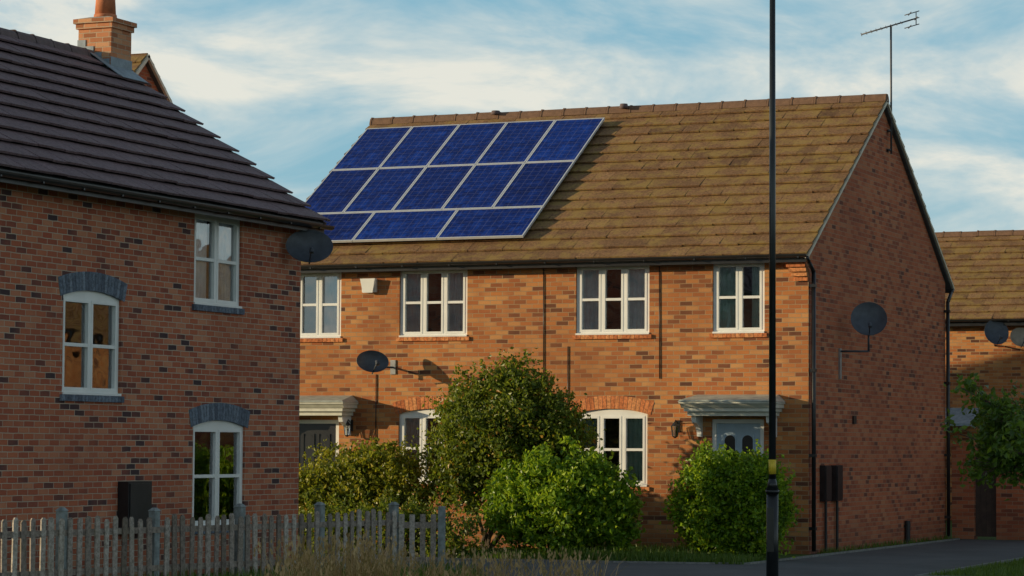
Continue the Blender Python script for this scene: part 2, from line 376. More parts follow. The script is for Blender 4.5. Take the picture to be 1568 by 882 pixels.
mb.box(lambda u,w,z:(u,Dp+w,z),-W,.04,.24,.27,4.80,4.95)
mb.build('fascia',[BLACK],H)
gutter(FM,-W-.05,.08,.34,4.93,H); gutter(lambda u,w,z:(u,Dp+w,z),-W-.05,.08,.34,4.93,H)
mb=MB()
for i in range(5): mb.box(FM,-.36+.03*(4-i),.0-.003,-.02,.05+.045*i,4.5+.075*i+.003,4.5+.075*(i+1)-.003,0,R())
mb.build('corbel',[BRO],H)
pipe([(.07,-.34,4.88),(.07,-.2,4.8),(.07,.06,4.66),(.07,.06,.05)],.036,H)
pipe([(.07,9.34,4.88),(.07,9.2,4.8),(.07,8.93,4.6),(.07,8.93,.05)],.036,H)
mb=MB()
for y in (.06,8.93):
    for z in (4.4,3,1.6,.4): mb.box(FG,y-.05,y+.05,.0,.11,z,z+.05)
mb.build('pipe_brackets',[BLACK],H)
for P in ([(-4.28,-.012,3.46),(-4.28,-.012,1.9)],[(-4.74,-.012,4.8),(-4.73,-.012,2.91),(-4.9,-.012,2.85)],[(-2.62,-.012,4.8),(-2.61,-.012,2.9)],[(-7.93,-.012,3.0),(-7.93,-.012,1.5)]): pipe(P,.008,H,'cable')
mb=MB(); mb.extr(lambda a,b,c:(a,-c,b),[(4.45,0),(4.68,0),(4.68,.08),(4.45,.06)],-8.2,-7.93)
mb.build('alarm_box_base',[WHITE],H)
mb=MB(); mb.hexa([(-8.16,-.081,4.44),(-7.97,-.081,4.44),(-7.97,-.11,4.44),(-8.16,-.11,4.44),(-8.23,-.081,4.69),(-7.9,-.081,4.69),(-7.92,-.12,4.69),(-8.21,-.12,4.69)]); mb.build('alarm_box',[WHITE],H)
def door(a,b,c,d,leafm,par):
    mb=MB(); f=FM
    mb.box(f,a+.002,a+.07,-.11,-.02,c,d-.002); mb.box(f,b-.07,b-.002,-.11,-.02,c,d-.002); mb.box(f,a+.07,b-.07,-.11,-.02,d-.07,d-.002); mb.box(f,a,b,-.12,.06,c-.1,c)
    mb.build('door_frame',[WHITE],par)
    l=MB(); l.box(f,a+.072,b-.072,-.1,-.055,c+.01,d-.072)
    m_=(a+b)/2
    for s in (-1,1):
        x0,x1=sorted((m_+s*.06,m_+s*.25))
        l.box(f,x0,x1,-.0548,-.045,c+.15,c+.75)
        for q in ((x0-.02,x0,c+.9,d-.25),(x1,x1+.02,c+.9,d-.25)): l.box(f,q[0],q[1],-.0548,-.04,q[2],q[3])
    l.build('door_leaf',[leafm],par)
    g=MB()
    for s in (-1,1):
        x0,x1=sorted((m_+s*.06,m_+s*.25)); zb=c+.92; zt=d-.36; cx=(x0+x1)/2; r=(x1-x0)/2
        pts=[f(x0,-.05,zb),f(x1,-.05,zb)]+[f(cx+r*math.cos(math.pi*k/10),-.05,zt+r*math.sin(math.pi*k/10)) for k in range(11)]
        g.poly(pts)
    g.build('door_glass',[DOORK],par)
    h=MB(); h.cyl(f(b-.14,-.055,c+1.0),f(b-.14,-.02,c+1.0),.014); h.cyl(f(b-.14,-.02,c+1.0),f(b-.24,-.02,c+1.0),.01); h.box(f,m_-.12,m_+.12,-.054,-.046,c+.84,c+.87); h.build('door_handle',[METAL],par)
def hood(a,b,par):
    mb=MB(); f=FM
    mb.box(f,a+.10,b-.10,0,.44,2.27,2.34); mb.box(f,a+.06,b-.06,0,.50,2.342,2.40); mb.extr(f,[(0,2.402),(.52,2.402),(.58,2.47),(0,2.47)],a+.02,b-.02); 
    mb.box(f,a,b,0,.60,2.472,2.50)
    mb.build('door_hood_cornice',[HOODW],par)
    t=MB(); t.hexa([f(a-.01,0,2.503),f(b+.01,0,2.503),f(b+.01,.62,2.503),f(a-.01,.62,2.503),f(a+.12,0,2.63),f(b-.12,0,2.63),f(b-.02,.6,2.53),f(a+.02,.6,2.53)]); t.build('door_hood_roof',[HOOD],par)
    k=MB()
    for u in (a+.14,b-.22): k.extr(f,[(0,1.92),(.07,1.93),(.08,2.0),(.14,2.08),(.24,2.13),(.33,2.16),(.36,2.268),(0,2.268)],u,u+.08)
    k.build('hood_brackets',[WHITE],par)
door(*doors[0],DOORK,H); door(*doors[1],DOORB,H); hood(-9.95,-8.28,H); hood(-2.06,-.40,H)
mb=MB()
for a,b in ((-9.75,-8.5),(-1.85,-.6)): mb.box(FM,a,b,.002,.45,0,.095)
mb.build('door_step',[KERB],H)
def lantern(x,z,par):
    mb=MB(); mb.box(FM,x-.04,x+.04,0,.02,z-.1,z+.1); mb.path([(x,-.02,z+.05),(x,-.12,z+.1),(x,-.15,z+.07)],.01)
    mb.cyl((x,-.15,z+.07),(x,-.15,z+.0),.02,.075,6); mb.cyl((x,-.15,z-.17),(x,-.15,z-.2),.04,.02,6)
    for k in range(6):
        q=k*math.pi/3; mb.cyl((x+.07*math.cos(q),-.15+.07*math.sin(q),z),(x+.045*math.cos(q),-.15+.045*math.sin(q),z-.18),.006)
    mb.build('lantern',[BLACK],par); g=MB(); g.cyl((x,-.15,z-.005),(x,-.15,z-.17),.06,.038,6); g.build('lantern_glass',[GLASS],par)
lantern(-2.28,2.1,H); lantern(-8.42,2.1,H)
mb=MB()
for y in (.62,1.28):
    mb.box(FG,y,y+.34,.002,.10,.86,1.46); mb.box(FG,y+.02,y+.32,.1,.112,.88,1.44); mb.cyl((.045,y+.2,.86),(.045,y+.2,.02),.025)
mb.cyl((.06,5.95,.42),(.06,5.95,.02),.05); mb.box(FG,5.9,6.0,0,.03,.3,.34)
mb.box(FG,2.55,2.72,.0,.03,2.17,2.31)
mb.build('meter_boxes',[BLACK],H)
mb=MB(); mb.cyl((-4.95,4.35,8.10),(-4.95,4.35,8.18),.09,.07,10); mb.cyl((-7.6,4.4,8.10),(-7.6,4.4,8.17),.1,.08,10); mb.build('roof_vents',[RIDGED],H,True)
# solar array
S_=empty('solar_panel_array'); h=.15
fr=MB(); pan=MB(); uvs=[]
def panel(x0,x1,s0,s1,port):
    g=.006; x0+=g;x1-=g;s0+=g;s1-=g; b=.024
    f=lambda a,s,hh: fs(a+W+.05,s,hh)
    for q in ((x0,x0+b,s0,s1),(x1-b,x1,s0,s1),(x0+b,x1-b,s0,s0+b),(x0+b,x1-b,s1-b,s1)): fr.box(f,q[0],q[1],q[2],q[3],h-.035,h+.006)
    pan.poly([f(x0+b,s0+b,h),f(x1-b,s0+b,h),f(x1-b,s1-b,h),f(x0+b,s1-b,h)],0,R())
    pan.poly([f(x0+b,s0+b,h-.03),f(x1-b,s0+b,h-.03),f(x1-b,s1-b,h-.03),f(x0+b,s1-b,h-.03)],1,R())
    a,c=(x1-x0-2*b),(s1-s0-2*b)
    uvs.extend([(0,0),(a,0),(a,c),(0,c)]*2)
X0=-10.13; X1=-5.17
for r0,r1,n in ((3.47,5.22,5),(1.71,3.46,5),(.62,1.70,3)):
    for i in range(n): panel(X0+(X1-X0)*i/n,X0+(X1-X0)*(i+1)/n,r0,r1,n==5)
fr.build('panel_frames',[ALU],S_)
po=pan.build('panel_glass',[SOLAR,BLACK],S_); ul=po.data.uv_layers.new(name='UVMap')
for i,l in enumerate(ul.data): l.uv=uvs[i]
mb=MB()
for s in (1.0,1.4,2.1,3.0,3.9,4.8): mb.box(lambda a,s,hh: fs(a+W+.05,s,hh),X0+.05,X1-.02,s,s+.04,h-.075,h-.037)
for s in (.75,1.0,3.0,4.8):
    for k in range(6): 
        x=X0+.3+k*.88; mb.box(lambda a,s,hh: fs(a+W+.05,s,hh),x,x+.04,s,s+.04,.0,h-.075)
mb.build('mounting_rails',[METAL],S_)
def dish(name,mount,center,facing,rx=.3,ry=.3,mat=None):
    E=empty(name); c=Vector(center); n=Vector(facing).normalized(); a=Vector((0,0,1)).cross(n).normalized(); b=n.cross(a)
    mb=MB(); rings=6; seg=28
    def P(i,k,off):
        r=i/rings; q=2*math.pi*k/seg; return c+a*(rx*r*math.cos(q))+b*(ry*r*math.sin(q))+n*(.09*r*r+off)
    for off in (0,-.008):
        for i in range(rings):
            for k in range(seg):
                mb.poly([P(i,k,off),P(i,k+1,off),P(i+1,k+1,off),P(i+1,k,off)])
    for k in range(seg): mb.poly([P(rings,k,0),P(rings,k+1,0),P(rings,k+1,-.012),P(rings,k,-.012)])
    mb.build('reflector',[mat or DISHM],E,True)
    k=MB(); low=c-b*ry*.9; lnb=c+n*.36-b*ry*.75
    k.cyl(low-n*.02,lnb,.011); k.cyl(lnb-b*.02+n*.04,lnb+b*.05-n*.05,.03,.022); k.box(lambda p,q,r:tuple(lnb+a*p+n*q+b*r),-.03,.03,-.01,.05,-.05,.0)
    m=Vector(mount); back=c-n*.07
    k.cyl(c,back,.05,.05); k.cyl(back+Vector((0,0,.05)),back-Vector((0,0,.12)),.02)
    elbow=Vector((back.x,back.y,m.z)) ; k.path([back-Vector((0,0,.1)),elbow,m],.018)
    k.build('dish_mount',[DISHM],E,True)
    return E
d0=dish('satellite_dish',(-7.60,-.01,3.12),(-7.82,-.42,3.18),(.62,-.72,.42),.29,.21)
mb=MB(); mb.box(FM,-7.65,-7.55,.0,.02,3.0,3.25); mb.build('wall_plate',[METAL],d0)
d1=dish('satellite_dish',(.03,1.77,3.4),(.50,1.84,3.92),(.30,-.88,.36),.31,.31)
mb=MB(); mb.box(FG,1.72,1.82,.0,.03,2.93,3.45); mb.build('wall_plate',[METAL],d1)
d2=dish('satellite_dish',(-5.19,-8.25,4.55),(-4.86,-8.45,4.57),(.50,-.78,.36),.34,.26)
A_=empty('tv_antenna'); mb=MB(); ax,ay=.07,4.85
mb.cyl((ax,ay,7.1),(ax,ay,9.46),.019); mb.box(FG,ay-.05,ay+.05,0,.07,7.15,7.19); mb.box(FG,ay-.05,ay+.05,0,.07,7.5,7.54)
b0=Vector((-.42,4.62,9.28)); b1=Vector((.5,5.0,9.58)); mb.cyl(b0,b1,.014)
bd=(b1-b0).normalized(); el=Vector((0,0,1)).cross(bd).normalized()
for i in range(9):
    p=b0+(b1-b0)*(i/11.0); L=.055+.004*i; mb.cyl(p-el*L*1.3-Vector((0,0,.035)),p+el*L*1.3+Vector((0,0,.035)),.007)
for z in (-.12,.0,.12):
    q=b1+Vector((0,0,z)); mb.cyl(q-el*.17-bd*.12*(abs(z)>0),q+el*.18-bd*.12*(abs(z)>0),.009)
    mb.cyl(q-bd*.22,q+bd*.06,.009)
mb.cyl(b1+Vector((0,0,-.12)),b1+Vector((0,0,.12)),.009); mb.cyl((ax,ay,9.40),(b0+(b1-b0)*.53),.014)
mb.build('antenna_mesh',[DARKM],A_,True)
# ================================================================== LEFT HOUSE
K=empty('brick_house'); YE=-8.05; YS=-17.6; XF=-5.2; XR=-8.5; XB=-11.8
lw=[(-14.34,-12.97,2.36,3.68),(-11.13,-9.82,3.64,4.90),(-11.1,-9.66,.62,2.08)]
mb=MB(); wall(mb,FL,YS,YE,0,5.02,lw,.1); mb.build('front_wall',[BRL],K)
mb=MB()
for y in (YE,YS): mb.poly([(XB,y,0),(XF,y,0),(XF,y,5.0),(XR,y,7.38),(XB,y,5.0)])
mb.poly([(XB,YS,0),(XB,YE,0),(XB,YE,5),(XB,YS,5)]); mb.build('gable_walls',[BRL],K)
for i,w_ in enumerate(lw):
    ar=i!=1
    window(FL,*w_,2,K,1 if i in(1,) else 0,arch=ar); sill(FL,w_[0],w_[1],w_[2],K,BRB,.08)
    if ar: arch(FL,w_[0],w_[1],w_[3]-.085,K,BRB,.085,.24,.07)
mb=MB(); mb.box(FL,-13.0,-12.42,.002,.16,.60,1.27); mb.box(FL,-12.97,-12.45,.16,.175,.63,1.24); mb.build('meter_box',[BLACK],K)
S2=math.hypot(3.65,2.56); ux,uz2=3.65/S2,2.56/S2
fl=slope((-4.85,YS,4.98),(0,1,0),(-ux,0,uz2),(uz2,0,ux))
tiles(fl,-YS+YE+.15,S2+.02,12,.30,K,TILED,thick=.062,var=.06)
fl2=slope((-12.15,YS,4.98),(0,1,0),(ux,0,uz2),(-uz2,0,ux)); tiles(fl2,-YS+YE+.15,S2+.02,12,.30,K,TILED,'roof_tiles_rear',.062,.06)
ridge((XR,YS,7.56),(XR,YE+.16,7.56),K,RIDGED)
mb=MB()
for f_ in (fl,fl2): mb.box(f_,YE-YS+.09,YE-YS+.14,0,S2,-.06,-.006)
mb.build('verge_mortar',[RIDGED],K)
gutter(FL,YS,YE+.17,.40,4.93,K); mb=MB(); mb.box(FL,YS,YE+.1,.30,.325,4.82,4.97); mb.box(FL,YS,YE+.1,.002,.298,4.9,4.93); mb.build('fascia',[BLACK],K)
cx0,cx1,cy0,cy1=-8.70,-8.13,-8.60,-8.03
BRC=brick_mat('brick_chimney',[(0,(.4,.15,.07)),(.5,(.66,.27,.13)),(1,(.72,.38,.20))],(.5,.38,.26),.2)
mb=MB(); I=lambda x,y,z:(x,y,z)
mb.box(I,cx0,cx1,cy0,cy1,6.9,7.93); mb.box(I,cx0-.03,cx1+.03,cy0-.03,cy1+.03,7.932,8.01); mb.box(I,cx0-.06,cx1+.06,cy0-.06,cy1+.06,8.012,8.08); mb.build('chimney_stack',[BRC],K)
mb=MB(); mb.hexa([(cx0-.05,cy0-.05,8.082),(cx1+.05,cy0-.05,8.082),(cx1+.05,cy1+.05,8.082),(cx0-.05,cy1+.05,8.082),(cx0+.12,cy0+.12,8.13),(cx1-.12,cy0+.12,8.13),(cx1-.12,cy1-.12,8.13),(cx0+.12,cy1-.12,8.13)]); mb.build('chimney_flaunching',[MORT],K)
mb=MB(); cc=((cx0+cx1)/2,(cy0+cy1)/2)
mb.cyl(cc+(8.11,),cc+(8.18,),.18,.17,20); mb.cyl(cc+(8.18,),cc+(8.65,),.16,.13,20); mb.cyl(cc+(8.65,),cc+(8.72,),.16,.16,20); mb.build('chimney_pot',[TERRA],K,True)
mb=MB()
for i in range(4):
    x=cx1-.02-.14*i
    mb.box(I,x-.14,x,cy0-.012,cy0-.002,7.22+.1*i,7.47+.1*i)
mb.box(I,cx1+.002,cx1+.012,cy0-.01,cy1+.01,7.15,7.5)
mb.box(fl,cy0-.12-YS,cy1+.02-YS,(-4.85-cx1-.25)/ux,(-4.85-cx1+.02)/ux,.065,.075)
mb.box(fl,cy0-.16-YS,cy0-.005-YS,(-4.85-cx1-.2)/ux,(-4.85-cx1+.3)/ux,.065,.076)
mb.build('chimney_flashing',[LEAD],K)
# ================================================================== HOUSES BEHIND
G=empty('brick_house'); gx=-18; ay=8.6; az=10.38; hd=4.0; rs=3.6
mb=MB(); mb.poly([(gx,ay-hd,0),(gx,ay+hd,0),(gx,ay+hd,az-rs-.1),(gx,ay,az-.1),(gx,ay-hd,az-rs-.1)]); mb.poly([(gx,ay-hd,0),(gx-9,ay-hd,0),(gx-9,ay-hd,az-rs),(gx,ay-hd,az-rs)])
mb.poly([(gx-9,ay-hd,0),(gx-9,ay+hd,0),(gx-9,ay+hd,az-rs-.1),(gx-9,ay,az-.1),(gx-9,ay-hd,az-rs-.1)]); mb.poly([(gx,ay+hd,0),(gx-9,ay+hd,0),(gx-9,ay+hd,az-rs),(gx,ay+hd,az-rs)]); mb.build('walls',[BRG],G)
q=math.hypot(hd,rs)
for s in (-1,1):
    f_=slope((gx-9.1,ay+s*hd*1.04,az-rs*1.04),(1,0,0),(0,-s*hd/q,rs/q),(0,s*rs/q,hd/q)); tiles(f_,9.22,q*1.04,16,.33,G,TILE)
    mb=MB(); mb.box(f_,9.12,9.26,0,q*1.04,-.09,-.022); mb.build('verge',[CREAM],G)
B_=empty('brick_house'); bx0,bx1=-12.0,20.0
bw=[(-7.2,-5.9,3.6,4.8),(3.0,4.3,3.6,4.8),(8.0,9.3,3.6,4.8),(12,13.3,3.6,4.8),(3,4.3,1,2.3),(8,9.3,1,2.3)]
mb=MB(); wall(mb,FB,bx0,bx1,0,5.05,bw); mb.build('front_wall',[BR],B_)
for w_ in bw: window(FB,*w_,2,B_,0)
mb=MB()
for x in (bx0,bx1): mb.poly([(x,22.5,0),(x,29.1,0),(x,29.1,5),(x,25.8,7.12),(x,22.5,5)])
mb.poly([(bx0,29.1,0),(bx1,29.1,0),(bx1,29.1,5),(bx0,29.1,5)]); mb.build('walls',[BRG],B_)
q=math.hypot(3.65,2.35)
fq=slope((bx0-.1,22.15,4.9),(1,0,0),(0,3.65/q,2.35/q),(0,-2.35/q,3.65/q)); tiles(fq,bx1-bx0+.2,q,13,.33,B_,TILE)
fq=slope((bx0-.1,29.45,4.9),(1,0,0),(0,-3.65/q,2.35/q),(0,2.35/q,3.65/q)); tiles(fq,bx1-bx0+.2,q,13,.33,B_,TILE,'roof_tiles_rear')
ridge((bx0,25.8,7.3),(bx1,25.8,7.3),B_,RIDGE); gutter(FB,bx0,bx1,.38,4.9,B_)
mb=MB(); mb.box(FB,bx0,bx1,.26,.3,4.74,4.92); mb.build('fascia',[BLACK],B_)
mb=MB(); mb.hexa([FB(-4.6,0,2.5),FB(-2.6,0,2.5),FB(-2.6,.8,2.3),FB(-4.6,.8,2.3),FB(-4.6,0,2.75),FB(-2.6,0,2.75),FB(-2.6,.8,2.36),FB(-4.6,.8,2.36)]); mb.build('porch_roof',[LEAD],B_)
dish('satellite_dish',(-2.0,22.48,4.25),(-2.1,22.1,4.55),(.45,-.80,.36),.3,.33)
dish('satellite_dish',(-1.45,22.48,4.25),(-1.5,22.1,4.42),(.45,-.80,.36),.27,.25,plain('dish_tan',(.30,.24,.18),.5))
GW=empty('garden_wall'); mb=MB()
mb.box(I,.12,.55,9.0,9.3,0,1.80); mb.box(I,.98,12,9.05,9.27,0,1.72); mb.build('wall_brickwork',[BRG],GW)
mb=MB(); u=.98
while u<12: mb.box(I,u+.003,u+.072,9.03,9.29,1.722,1.83,0,R()); u+=.075
mb.box(I,.1,.57,8.98,9.32,1.802,1.86,0,.3); mb.build('wall_coping',[BRG],GW)
GT=empty('timber_gate'); mb=MB()
for i in range(4): mb.box(I,.56+.104*i,.66+.104*i,9.12,9.15,.05,1.72)
mb.box(I,.56,.97,9.151,9.18,.3,.4); mb.box(I,.56,.97,9.151,9.18,1.4,1.5); mb.build('gate_boards',[GATEM],GT)
# ================================================================== GROUND
def sheet(name,pts,z,mat):
    mb=MB(); mb.poly([(x,y,z) for x,y in pts]); return mb.build(name,[mat])
sheet('ground',[(-900,-900),(900,-900),(900,900),(-900,900)],-.012,LAWN)
sheet('asphalt_path',[(-2.2,-9.6),(1.6,-10.6),(3.6,-14),(5.5,-20),(7,-40),(30,-40),(30,-6.6),(3.6,-6.6),(3.5,.4),(4.4,9.0),(.35,9.0),(.35,-4.0),(-.6,-4.3),(-5.0,-4.9),(-5.1,-7.9),(-2.6,-8.0)],-.004,ASPH)
sheet('garden_lawn',[(-10.2,-4.6),(-5.05,-4.85),(-.6,-4.25),(.3,-3.95),(.3,0),(-10.2,0)],.002,LAWN)
sheet('soil_bed',[(.0,0),(.3,0),(.3,9),(0,9)],.004,SOIL)
mb=MB()
def kerb(p,q):
    p=Vector(p+(0,));q=Vector(q+(0,)); D=(q-p); L=D.length; D.normalize(); S=Vector((-D.y,D.x,0)); n=max(1,int(L/.9)); s=L/n
    for i in range(n):
        f=lambda a,b,c:tuple(p+D*a+S*b+Vector((0,0,c))); mb.box(f,s*i+.004,s*(i+1)-.004,0,.05,-.02,.022,0,R())
kerb((-5.05,-4.92),(-.6,-4.32)); kerb((-.6,-4.32),(.33,-4.02)); kerb((3.6,-6.6),(3.5,.4)); kerb((3.6,-6.6),(12,-6.6)); kerb((.3,-3.98),(.3,8.9))
mb.build('path_edging',[KERB])
# ================================================================== PLANTS
def leaves(mb,p,n,sig,size,bias=.3,tb=0,squash=1):
    for _ in range(n):
        c=Vector((p[0]+random.gauss(0,sig),p[1]+random.gauss(0,sig),p[2]+random.gauss(0,sig)*squash))
        if c.z<.02: continue
        d=Vector((random.gauss(0,1),random.gauss(0,1),random.gauss(0,.8)+bias)).normalized(); o=d.orthogonal().normalized()
        o=(Matrix.Rotation(U(0,6.28),3,d)@o); q=d.cross(o); L=size*U(.6,1.3); w=L*.62
        k=d*L*.15
        mb.poly([c-o*L*.5,c+q*w*.5-k,c+o*L*.5,c-q*w*.5-k],0,min(1,max(0,random.gauss(.45+tb,.22))))
def bush(name,blobs,nclump,per,size,mat,sig=.10,stems=True,shoots=0,lm=1.0):
    E=empty(name); mb=MB(); tot=sum(b[3]*b[4]*b[5] for b in blobs)
    for b in blobs:
        k=int(nclump*b[3]*b[4]*b[5]/tot)
        ph=[(U(0,6.28),U(2,4)) for _ in range(4)]
        for _ in range(k):
            d=Vector((random.gauss(0,1),random.gauss(0,1),random.gauss(0,1))).normalized(); az_=math.atan2(d.y,d.x)
            lump=1+lm*(.12*math.sin(az_*3+ph[0][0])+.12*math.sin(d.z*5+az_*2+ph[1][0])+.10*math.sin(az_*6+ph[2][0]+d.z*7))
            r=(R()**.3)*lump
            p=(b[0]+d.x*b[3]*r,b[1]+d.y*b[4]*r,b[2]+d.z*b[5]*r)
            leaves(mb,p,int(per*U(.4,1.6)),sig*U(.5,1.1),size,tb=U(-.25,.25))
        for _ in range(int(shoots*b[3]*b[4]*b[5]/tot)):
            d=Vector((random.gauss(0,1),random.gauss(0,1),abs(random.gauss(0,1))+.1)).normalized()
            p=Vector((b[0]+d.x*b[3]*.92,b[1]+d.y*b[4]*.92,b[2]+d.z*b[5]*.92)); g=(d+Vector((U(-.4,.4),U(-.4,.4),.7))).normalized(); q=int(U(6,13))
            for t in range(q): leaves(mb,p+g*(t*.032),3 if t<q*.6 else 2,.03*(1-t/q)+.012,size*.8,tb=.12)
    mb.build('foliage',[mat],E)
    if stems:
        s=MB(); x,y=blobs[0][0],blobs[0][1]
        for _ in range(7):
            b=random.choice(blobs); t=Vector((b[0]+U(-.5,.5)*b[3],b[1]+U(-.5,.5)*b[4],b[2]+U(0,.5)*b[5])); b0=Vector((x+U(-.15,.15),y+U(-.15,.15),0)); m1=b0.lerp(t,.5)+Vector((U(-.1,.1),U(-.1,.1),.1))
            s.cyl(b0,m1,.035,.025,7); s.cyl(m1,t,.025,.008,7)
            for _ in range(3):
                e=m1.lerp(t,U(.2,1)); s.cyl(e,e+Vector((U(-.3,.3),U(-.3,.3),U(.1,.3))),.012,.004,5)
        s.build('stems',[BARK],E)
    return E
bush('hedge_shrub',[(-7.45,-2.3,.85,.8,.7,.75),(-6.6,-2.3,.95,.8,.7,.72),(-8.2,-2.6,.65,.6,.6,.6),(-6.95,-2.4,1.45,.35,.3,.3)],950,28,.08,L_YEL,shoots=60)
bush('small_tree',[(-4.85,-2.2,1.85,.85,.75,.7),(-4.05,-2.3,1.95,.80,.7,.68),(-4.75,-2.2,2.5,.55,.5,.48),(-4.2,-2.3,2.7,.48,.45,.36),(-5.35,-2.1,2.2,.40,.4,.35),(-3.5,-2.2,2.15,.38,.4,.38),(-3.75,-2.2,1.5,.55,.55,.55),(-5.2,-2.3,1.2,.5,.5,.5)],1400,30,.08,L_OLV,sig=.12,shoots=150,lm=1.4)
bush('laurel_bush',[(-3.2,-2.9,.82,.95,.75,.80),(-2.7,-2.9,.72,.72,.65,.70),(-3.9,-2.9,.85,.55,.6,.62),(-2.65,-2.9,1.35,.35,.35,.25)],1050,30,.095,L_BRI,shoots=60,lm=1.1)
bush('box_hedge',[(-.80,-2.45,.80,.60,.55,.82),(-.15,-2.4,.78,.58,.55,.80),(-.45,-2.45,1.20,.76,.5,.40)],1050,30,.08,L_BRI,sig=.09,shoots=60,lm=.8)
bush('low_shrub',[(-5.6,-4.0,.42,.7,.5,.45),(-4.7,-4.1,.33,.6,.4,.38),(-6.6,-3.9,.4,.7,.5,.45)],380,22,.07,L_OLV,shoots=30)
T=empty('street_tree'); tx,ty=4.65,-3.2
s=MB(); base=Vector((tx,ty,0)); top=Vector((tx+.05,ty,1.75)); s.cyl(base,top,.09,.06,12); lv=MB()
for k in range(36):
    st=base.lerp(top,U(.8,1.15)); a=U(0,6.28) if k>16 else math.pi+U(-.6,.8); L=U(.7,1.5); d=Vector((math.cos(a),math.sin(a),U(-.1,.8))).normalized(); e=st+d*L
    s.cyl(st,st+d*L*.5,.025,.016,7); s.cyl(st+d*L*.5,e,.016,.005,6)
    for j in range(11):
        p=st+d*L*U(.3,1.08)+Vector((U(-.2,.2),U(-.2,.2),U(-.2,.2))); s.cyl(st+d*L*.5,p,.006,.003,4); leaves(lv,p,15,.09,.11,tb=U(-.2,.2))
s.build('trunk',[BARK],T); lv.build('foliage',[L_GRN],T)
def blades(name,regions,mat):
    mb=MB()
    for (x0,x1,y0,y1,n,h0,h1) in regions:
        for _ in range(n):
            x,y=U(x0,x1),U(y0,y1); hh=U(h0,h1); a=U(0,6.28); w=.006+hh*.03; dx,dy=math.cos(a)*w,math.sin(a)*w; lx,ly=U(-.4,.4)*hh,U(-.4,.4)*hh
            mb.poly([(x-dx,y-dy,0),(x+dx,y+dy,0),(x+lx,y+ly,hh)],0,R())
    return mb.build(name,[mat])
blades('grass',[(-5,.25,-4.2,-2.6,9000,.05,.16),(-3,-.8,-4.1,-1,4000,.08,.22),(3.65,8,-6.5,1,16000,.03,.09),(.05,.28,.2,8.9,700,.03,.14)],L_GRS)
mb=MB()
def stalk(x,y,hh,lean,wd=.006):
    a=U(0,6.28); n=5; pts=[]; dx,dy=math.cos(a)*lean,math.sin(a)*lean
    for i in range(n+1):
        t=i/n; pts.append(Vector((x+dx*t*t,y+dy*t*t,hh*t*(1-.12*t*lean*3))))
    tt=min(1,max(0,random.gauss(.55,.25)))
    for i in range(n):
        w0=wd*(1-.65*i/n); w1=wd*(1-.65*(i+1)/n); q=Vector((.9,.4,0))
        mb.poly([pts[i]-q*w0,pts[i]+q*w0,pts[i+1]+q*w1,pts[i+1]-q*w1],0,tt)
    if R()<.4:
        for _ in range(4):
            p=pts[-1]+Vector((U(-.015,.015),U(-.015,.015),U(-.12,.02))); mb.poly([p,p+Vector((.010,.004,.02)),p+Vector((0,0,.05)),p+Vector((-.010,-.004,.02))],0,tt)
cl=[(U(0,1),U(-.2,.2)) for _ in range(16)]
for _ in range(560):
    c_=random.choice(cl); t=c_[0]; x=.5+t*.3+c_[1]*.9+random.gauss(0,.09); y=-19.3+t*2.5+random.gauss(0,.12); stalk(x,y,U(.45,.92)*(1-.1*t),U(.03,.4),.005)
cl=[(U(0,1),U(-.15,.15)) for _ in range(14)]
for _ in range(340):
    c_=random.choice(cl); t=c_[0]; x=.75+t*1.45+c_[1]+random.gauss(0,.08); y=-17.0+t*1.8+random.gauss(0,.12); stalk(x,y,U(.35,.68),U(.03,.4),.005)
mb.build('dry_grass',[L_DRY])
blades('verge_grass',[(-3.5,-1.2,-19,-10,7000,.06,.3),(-.6,2.0,-20,-15,5000,.06,.35)],L_GRS)
# ================================================================== FENCE
FE=empty('picket_fence')
fp=Vector((-3.75,-16.55,0)); fq_=Vector((-2.46,-10.54,0)); D=(fq_-fp).normalized(); S=Vector((-D.y,D.x,0)); bay=(fq_-fp).length/4
pk=MB(); ps=MB()
ff=lambda a,b,c:tuple(fp+D*a+S*b+Vector((0,0,c)))
for b_ in range(-3,5):
    a=b_*bay; zt=.965+U(-.02,.02); ps.box(ff,a-.045,a+.045,-.05,.05,-.1,zt); ps.hexa([ff(a-.055,-.06,zt+.001),ff(a+.055,-.06,zt+.001),ff(a+.055,.06,zt+.001),ff(a-.055,.06,zt+.001),ff(a-.02,-.02,zt+.04),ff(a+.02,-.02,zt+.04),ff(a+.02,.02,zt+.04),ff(a-.02,.02,zt+.04)])
a=-3*bay
while a<4*bay-.05:
    if min(abs(a-b_*bay) for b_ in range(-3,5))>.07:
        zt=.90+U(-.035,.025); l=U(-.025,.025); w=.038*U(.85,1.1); t=min(1,max(0,random.gauss(.5,.25)))
        f=lambda p,q,r,a=a,l=l:ff(a+p+l*r,q,r)
        pk.hexa([f(-w,-.075,.05),f(w,-.075,.05),f(w,-.055,.05),f(-w,-.055,.05),f(-w,-.075,zt-.03),f(w,-.075,zt-.03),f(w,-.055,zt-.03),f(-w,-.055,zt-.03)],0,t)
        pk.hexa([f(-w,-.075,zt-.03),f(w,-.075,zt-.03),f(w,-.055,zt-.03),f(-w,-.055,zt-.03),f(-w*.45,-.075,zt),f(w*.45,-.075,zt),f(w*.45,-.055,zt),f(-w*.45,-.055,zt)],0,t)
    a+=bay/10.5
for z in (.25,.70): pk.box(ff,-3*bay,4*bay,-.054,-.015,z,z+.07,0,.35)
g0=fq_; g1=Vector((-1.86,-10.32,0)); D2=(g1-g0).normalized(); S2_=Vector((-D2.y,D2.x,0)); LL=(g1-g0).length
fg=lambda a,b,c:tuple(g0+D2*a+S2_*b+Vector((0,0,c)))
ps.box(fg,LL-.045,LL+.045,-.05,.05,-.1,.95)
